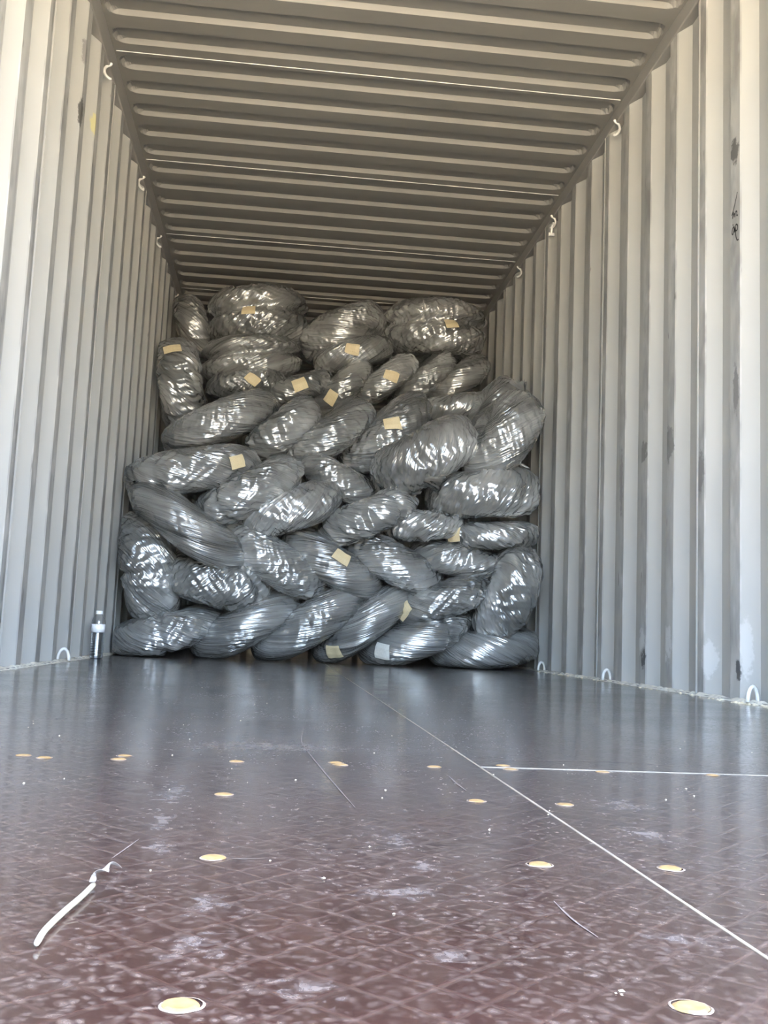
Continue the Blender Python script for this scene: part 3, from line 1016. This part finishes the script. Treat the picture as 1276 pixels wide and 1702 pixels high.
LABELS = {
    'B1': 'silver-grey wrapped bundle lying on the floor directly behind the water bottle',
    'B2': 'slanting wrapped bundle in the floor row, second from the water bottle',
    'B3': 'slanting wrapped bundle in the floor row, third from the water bottle',
    'B4': 'steeply slanting floor-row bundle with a cream label low on its film',
    'B5': 'floor-row bundle with a white square label just above the floor',
    'B6': 'flat-lying floor-row bundle at the end furthest from the water bottle',
    'V1': 'broad bundle standing upright against the wall above the floor bundle behind the bottle',
    'L2': 'long smooth bundle slanting down from the top of the broad upright bundle',
    'L3': 'crumpled bundle wedged beside the broad upright bundle, on top of the floor row',
    'M1': 'thick crumpled bundle leaning next to the long smooth slanting bundle',
    'M2': 'diagonal bundle with a cream label on its streaked film, above the floor row',
    'M3': 'diagonal streaked bundle without label next to the diagonal bundle with a cream label',
    'M4': 'low streaked bundle touching the top of the upright bundle opposite the bottle wall',
    'M5': 'crumpled bundle on the floor row with a cream label at its lower tip',
    'V2': "leaning upright bundle with crumpled film above the floor row's far end bundle",
    'R1': 'flat thin bundle with a cream label at its tapered end, under a fatter flat bundle',
    'R2': 'short pointed bundle beside the tapered end of the flat thin labelled bundle',
    'R3': 'medium crumpled bundle leaning between the short pointed bundle and a pale shiny one',
    'R4': 'pale shiny bundle under a crumpled leaning one, above the thick diagonal bundle',
    'R5': 'crumpled bundle leaning on the pale shiny one, below the long labelled bundle',
    'R6': 'long bundle reaching the bottle-side wall, cream label near its inner end',
    'R7': 'small dark bundle peeking out of a gap between the middle layers',
    'R8': 'fat flat bundle lying below the big loose bundle, against the handwriting-side wall',
    'R9': 'big loose bundle with a puckered round end, lying on the fat flat bundle',
    'R10': 'twisted bundle leaning up against the handwriting-side wall on the front stack',
    'R11': 'bundle half hidden behind the twisted bundle at the handwriting-side wall',
    'T1': 'wide streaked bundle sloping up between the tall crumpled bundle and the front stack',
    'T2': 'short bright crumpled bundle next to the wide streaked sloping bundle',
    'T3': 'fan-creased bundle sloping beside the short bright crumpled one',
    'T4': 'crumpled sloping bundle with a curled cream label on its upper end',
    'T5': 'narrow dark bundle lying behind the big loose bundle',
    'U1': 'tall crumpled bundle upright at the bottle-side wall with a tan label on top',
    'U0': 'small upright bundle behind the tall crumpled one, beside the topmost round bundle',
    'U2': 'round two-lobed bundle, topmost of the pile, tan label in its middle crease',
    'U3': 'two-lobed bundle with a smooth dark band, right under the topmost round bundle',
    'U4': 'small flat bundle with a tilted label under the bundle with the dark band',
    'U5': 'small crumpled bundle with a tilted tan label beside the small flat one',
    'U6': 'smooth sloping bundle without label at the top between two round two-lobed bundles',
    'U7': 'smooth flat bundle with a tan label, under the smooth sloping top bundle',
    'U8': 'small steep bundle with a tan label at its lower tip',
    'U9': 'small diagonal bundle with a tan label on its upper end',
    'U10': 'round two-lobed bundle near the roof by the handwriting-side wall, tan label on its upper lobe',
    'U11': 'dark sloping bundle below the round bundle by the handwriting-side wall, nearer the middle',
    'U12': 'dark sloping bundle touching the handwriting-side wall below the round bundle',
}
GROUP = 'plastic-wrapped bundles stacked in the container'
CINCH = {'L3': (-1.23,), 'R8': (-0.94,), 'R9': (-1.85,), 'B5': (-1.10,), 'B1': (-1.60,), 'V1': (-1.75,), 'R5': (-2.2,), 'R3': (-1.0,), 'U1': (-1.45,), 'R6': (-2.1,)}


def tail_mesh(b, t0, p0, ang, size):
    """loose end of the film: a pleated fan that stands off the bundle"""
    q = lambda t, p: b.base(np.array([t]), np.array([p]))[0]
    eps = 1e-3
    d1, d2 = q(t0 + eps, p0) - q(t0 - eps, p0), q(t0, p0 + eps) - q(t0, p0 - eps)
    d1 /= np.linalg.norm(d1); d2 /= np.linalg.norm(d2)
    nn = np.cross(d1, d2); nn /= np.linalg.norm(nn)
    a = math.radians(ang)
    f = d1 * math.cos(a) + d2 * math.sin(a)
    g = -d1 * math.sin(a) + d2 * math.cos(a)
    rng = np.random.default_rng(b.seed + 5)
    n, m = 19, 8
    ple = rng.uniform(-1, 1, n)
    V, Fc = [], []
    for j in range(m):
        s_ = j / (m - 1)
        for i in range(n):
            w = i / (n - 1) - 0.5
            wid = size * (0.20 + 0.85 * s_)
            ragged = 1 + 0.12 * ple[i] * s_
            lift = 0.004 + 0.20 * size * s_ ** 1.5 + 0.11 * size * (0.3 + s_) * ((i % 2) - 0.5) + 0.05 * size * ple[(i * 7) % n] * s_
            P = q(t0, p0) + f * (size * s_ * ragged - 0.2 * size) + g * (w * wid) + nn * (lift + 0.006)
            V.append(tuple(P))
    for j in range(m - 1):
        for i in range(n - 1):
            k = j * n + i
            Fc.append((k, k + 1, k + 1 + n, k + n))
    K = len(V)
    V = V + [tuple(np.array(v) - nn * 0.0012) for v in V]
    Fc = Fc + [tuple(x + K for x in f_[::-1]) for f_ in Fc]
    me = bpy.data.meshes.new('film_tail')
    me.from_pydata(V, [], Fc)
    uvl = me.uv_layers.new(name='wrap')
    for lp in me.loops:
        k = lp.vertex_index % K
        uvl.data[lp.index].uv = ((k % n) / n * size, (k // n) / m * size)
    me.materials.append(M_FILM)
    me.update()
    return me


TAILS = {'R9': [(-1.95, -0.55, -60, 0.11)], 'R10': [(-0.55, 0.35, 20, 0.10)], 'L2': [(-2.75, 0.1, 170, 0.09)], 'R3': [(-0.55, 0.2, 10, 0.08)],
         'T3': [(-2.4, -0.5, -120, 0.09)], 'U6': [(-2.5, -0.3, -140, 0.09)], 'R8': [(-0.5, 0.8, 70, 0.10)]}
for idx, (key, cx, cy, cz, R_, T_, an, nexp, slant, crum, lobes, tilt, spin, lab) in enumerate(BUNDLES):
    b = Bundle(R_, T_, nexp, slant, crum, lobes, idx * 7 + 3, CINCH.get(key, ()))
    mw = Matrix.Translation((cx, cy, cz)) @ Matrix.Rotation(math.radians(-an), 4, 'Y') @ Matrix.Rotation(math.radians(tilt), 4, 'X')
    me = bundle_mesh(b, mw)
    tails = TAILS.get(key, ())
    if lab or tails:
        zb = min((mw @ v.co).z for v in me.vertices)
        base = Vector((cx, cy, zb))
        root = bpy.data.objects.new('wrapped_bundle', None)
        root.empty_display_size = 0.1
        link(root)
        root.location = base
        o = link(bpy.data.objects.new('film_wrap', me), root)
    else:
        base = Vector((0, 0, 0))
        root = o = link(bpy.data.objects.new('wrapped_bundle', me))
    def place(ob):
        ob.location = mw.translation - base
        ob.rotation_euler = mw.to_euler()
    place(o)
    tag(root, LABELS[key], 'bundle', GROUP)
    if lab:
        white = key in ('B5',)
        lm = label_mesh(b, lab[0], lab[1], lab[2] - an, 0.085 if white else 0.088, 0.075 if white else 0.062)
        lm.materials.append(M_WHITE_LABEL if white else M_LABEL)
        lo = link(bpy.data.objects.new('paper_label', lm), root)
        place(lo)
        lo['label'] = 'white square paper label' if white else 'cream paper label'
    for (t_, p_, a_, z_) in tails:
        place(link(bpy.data.objects.new('film_tail', tail_mesh(b, t_, p_, a_, z_)), root))

# ------------------------------------------------------------------ water bottle
def mat_clear(name, colr, ior, rough=0.0):
    m = NT(name)
    m.b.inputs['Base Color'].default_value = (*colr, 1)
    m.b.inputs['Transmission Weight'].default_value = 1.0
    m.b.inputs['IOR'].default_value = ior
    m.b.inputs['Roughness'].default_value = rough
    return m.mat


M_PET = mat_clear('clear_pet', (0.98, 0.99, 1.0), 1.45)
M_WATER = mat_clear('water', (0.97, 0.99, 1.0), 1.33)


def mat_bottle_label():
    m = NT('white_bottle_label')
    tc = m.n('ShaderNodeTexCoord')
    nz = m.noise(m.mapping(tc.outputs['Object'], (160, 160, 60)), 1.0, 3)
    ink = m.ramp(nz, [(0.60, (0, 0, 0)), (0.66, (1, 1, 1))])
    m.l(m.mix(m.math('MULTIPLY', ink, 0.4), (0.85, 0.85, 0.86), (0.45, 0.42, 0.45)), m.b.inputs['Base Color'])
    m.b.inputs['Roughness'].default_value = 0.4
    return m.mat


bot = bpy.data.objects.new('water_bottle', None)
link(bot)
bot.location = (-1.120, 4.80, 0.0)
tag(bot, 'small clear plastic water bottle with white cap and label standing by the wall', 'bottle')
prof = [(0.001, 0.006), (0.016, 0.004), (0.024, 0.0), (0.0290, 0.004), (0.0305, 0.012)]
for k in range(9):
    z = 0.018 + k * 0.0115
    prof += [(0.0305, z), (0.0298, z + 0.004), (0.0298, z + 0.006), (0.0305, z + 0.0095)]
prof += [(0.0305, 0.165), (0.0295, 0.172), (0.025, 0.185), (0.018, 0.196), (0.0135, 0.202), (0.0128, 0.2065)]
inner = [(max(r - 0.0006, 0.0005), z + 0.0006) for r, z in prof[::-1]]
inner[-1] = (0.001, 0.0066)
V, Fc = lathe(prof + inner, 32)
mesh_obj('bottle_body', V, Fc, M_PET, bot, True)
wp = [(max(r - 0.0009, 0.0005), z + 0.0009) for r, z in prof if z < 0.152]
V, Fc = lathe([(0.0005, wp[0][1])] + wp + [(0.0294, 0.152), (0.0005, 0.152)], 32)
mesh_obj('water', V, Fc, M_WATER, bot, True)
V, Fc = lathe([(0.0309, 0.120), (0.0311, 0.120), (0.0311, 0.157), (0.0309, 0.157)], 32)
mesh_obj('bottle_label', V, Fc, mat_bottle_label(), bot, True)
capp = []
for k in range(1):
    capp = [(0.0005, 0.203), (0.0142, 0.203), (0.0146, 0.2045), (0.0146, 0.2165), (0.0136, 0.218), (0.0005, 0.218)]
V, Fc = lathe(capp, 36)
V = [((x_ * (1 + 0.02 * ((i % 36) % 2))), y_ * (1 + 0.02 * ((i % 36) % 2)), z) for i, (x_, y_, z) in enumerate(V)]
mesh_obj('cap', V, Fc, M_CAP, bot)

# ------------------------------------------------------------------ litter on the floor
pts = sm([(-0.4175, 0.533, 0.003), (-0.4185, 0.556, 0.003), (-0.4160, 0.590, 0.003), (-0.4125, 0.622, 0.003), (-0.4105, 0.650, 0.003)], 5)
V, Fc = tube(pts, [0.0014] + [0.0017] * (len(pts) - 2) + [0.0015], 10)
strip = mesh_obj('plastic_strip', V, Fc, M_TWINE, None, True)
tag(strip, 'thin cream plastic strip lying on the brown floor', 'strip')
V, Fc = [], []
rng = np.random.default_rng(4)
scp = sm([(-0.4125, 0.657, 0.003), (-0.4120, 0.668, 0.006), (-0.4085, 0.680, 0.004), (-0.4070, 0.690, 0.007), (-0.4020, 0.702, 0.002)], 4)
for i, p in enumerate(scp):
    w = 0.0021 * (1 - abs(i / (len(scp) - 1) - 0.4)) + 0.0006
    a = i * 0.45
    V += [(p[0] - w * math.cos(a), p[1], p[2] + w * math.sin(a) * 0.6), (p[0] + w * math.cos(a), p[1] + 0.001, max(0.0006, p[2] - w * math.sin(a) * 0.6))]
for i in range(len(scp) - 1):
    Fc.append((2 * i, 2 * i + 1, 2 * i + 3, 2 * i + 2))
foil = mesh_obj('foil_scrap', V, Fc, M_FOIL)
sol = foil.modifiers.new('thickness', 'SOLIDIFY'); sol.thickness = 0.0004
tag(foil, 'twisted shiny scrap of film beside the cream strip', 'scrap')
V, Fc = [], []
rng = np.random.default_rng(9)
for i in range(170):
    if i < 60:
        y_, x_ = rng.uniform(2.2, 5.5), rng.uniform(1.115, 1.16)
    elif i < 90:
        y_, x_ = 3.02 + rng.normal(0, 0.12), rng.uniform(1.10, 1.155)
    else:
        y_ = 0.45 + abs(rng.normal(0, 1.0)); x_ = rng.uniform(-0.75, 0.6)
    s = rng.uniform(0.0005, 0.0013) if i >= 90 else rng.uniform(0.003, 0.008)
    k = len(V)
    for dx, dy, dz in ((-1, -1, 0), (1, -1, 0), (1, 1, 0), (-1, 1, 0), (0.2, 0.1, 0.9)):
        V.append((x_ + dx * s * rng.uniform(.6, 1.2), y_ + dy * s * rng.uniform(.6, 1.2), 0.0003 + dz * s * 0.7))
    Fc += [(k, k + 1, k + 4), (k + 1, k + 2, k + 4), (k + 2, k + 3, k + 4), (k + 3, k, k + 4)]
cr = mesh_obj('floor_crumbs', V, Fc, M_CHIP)
cr['kind'] = 'stuff'
cr['label'] = 'pale dust crumbs scattered over the container floor'
cr['category'] = 'crumbs'
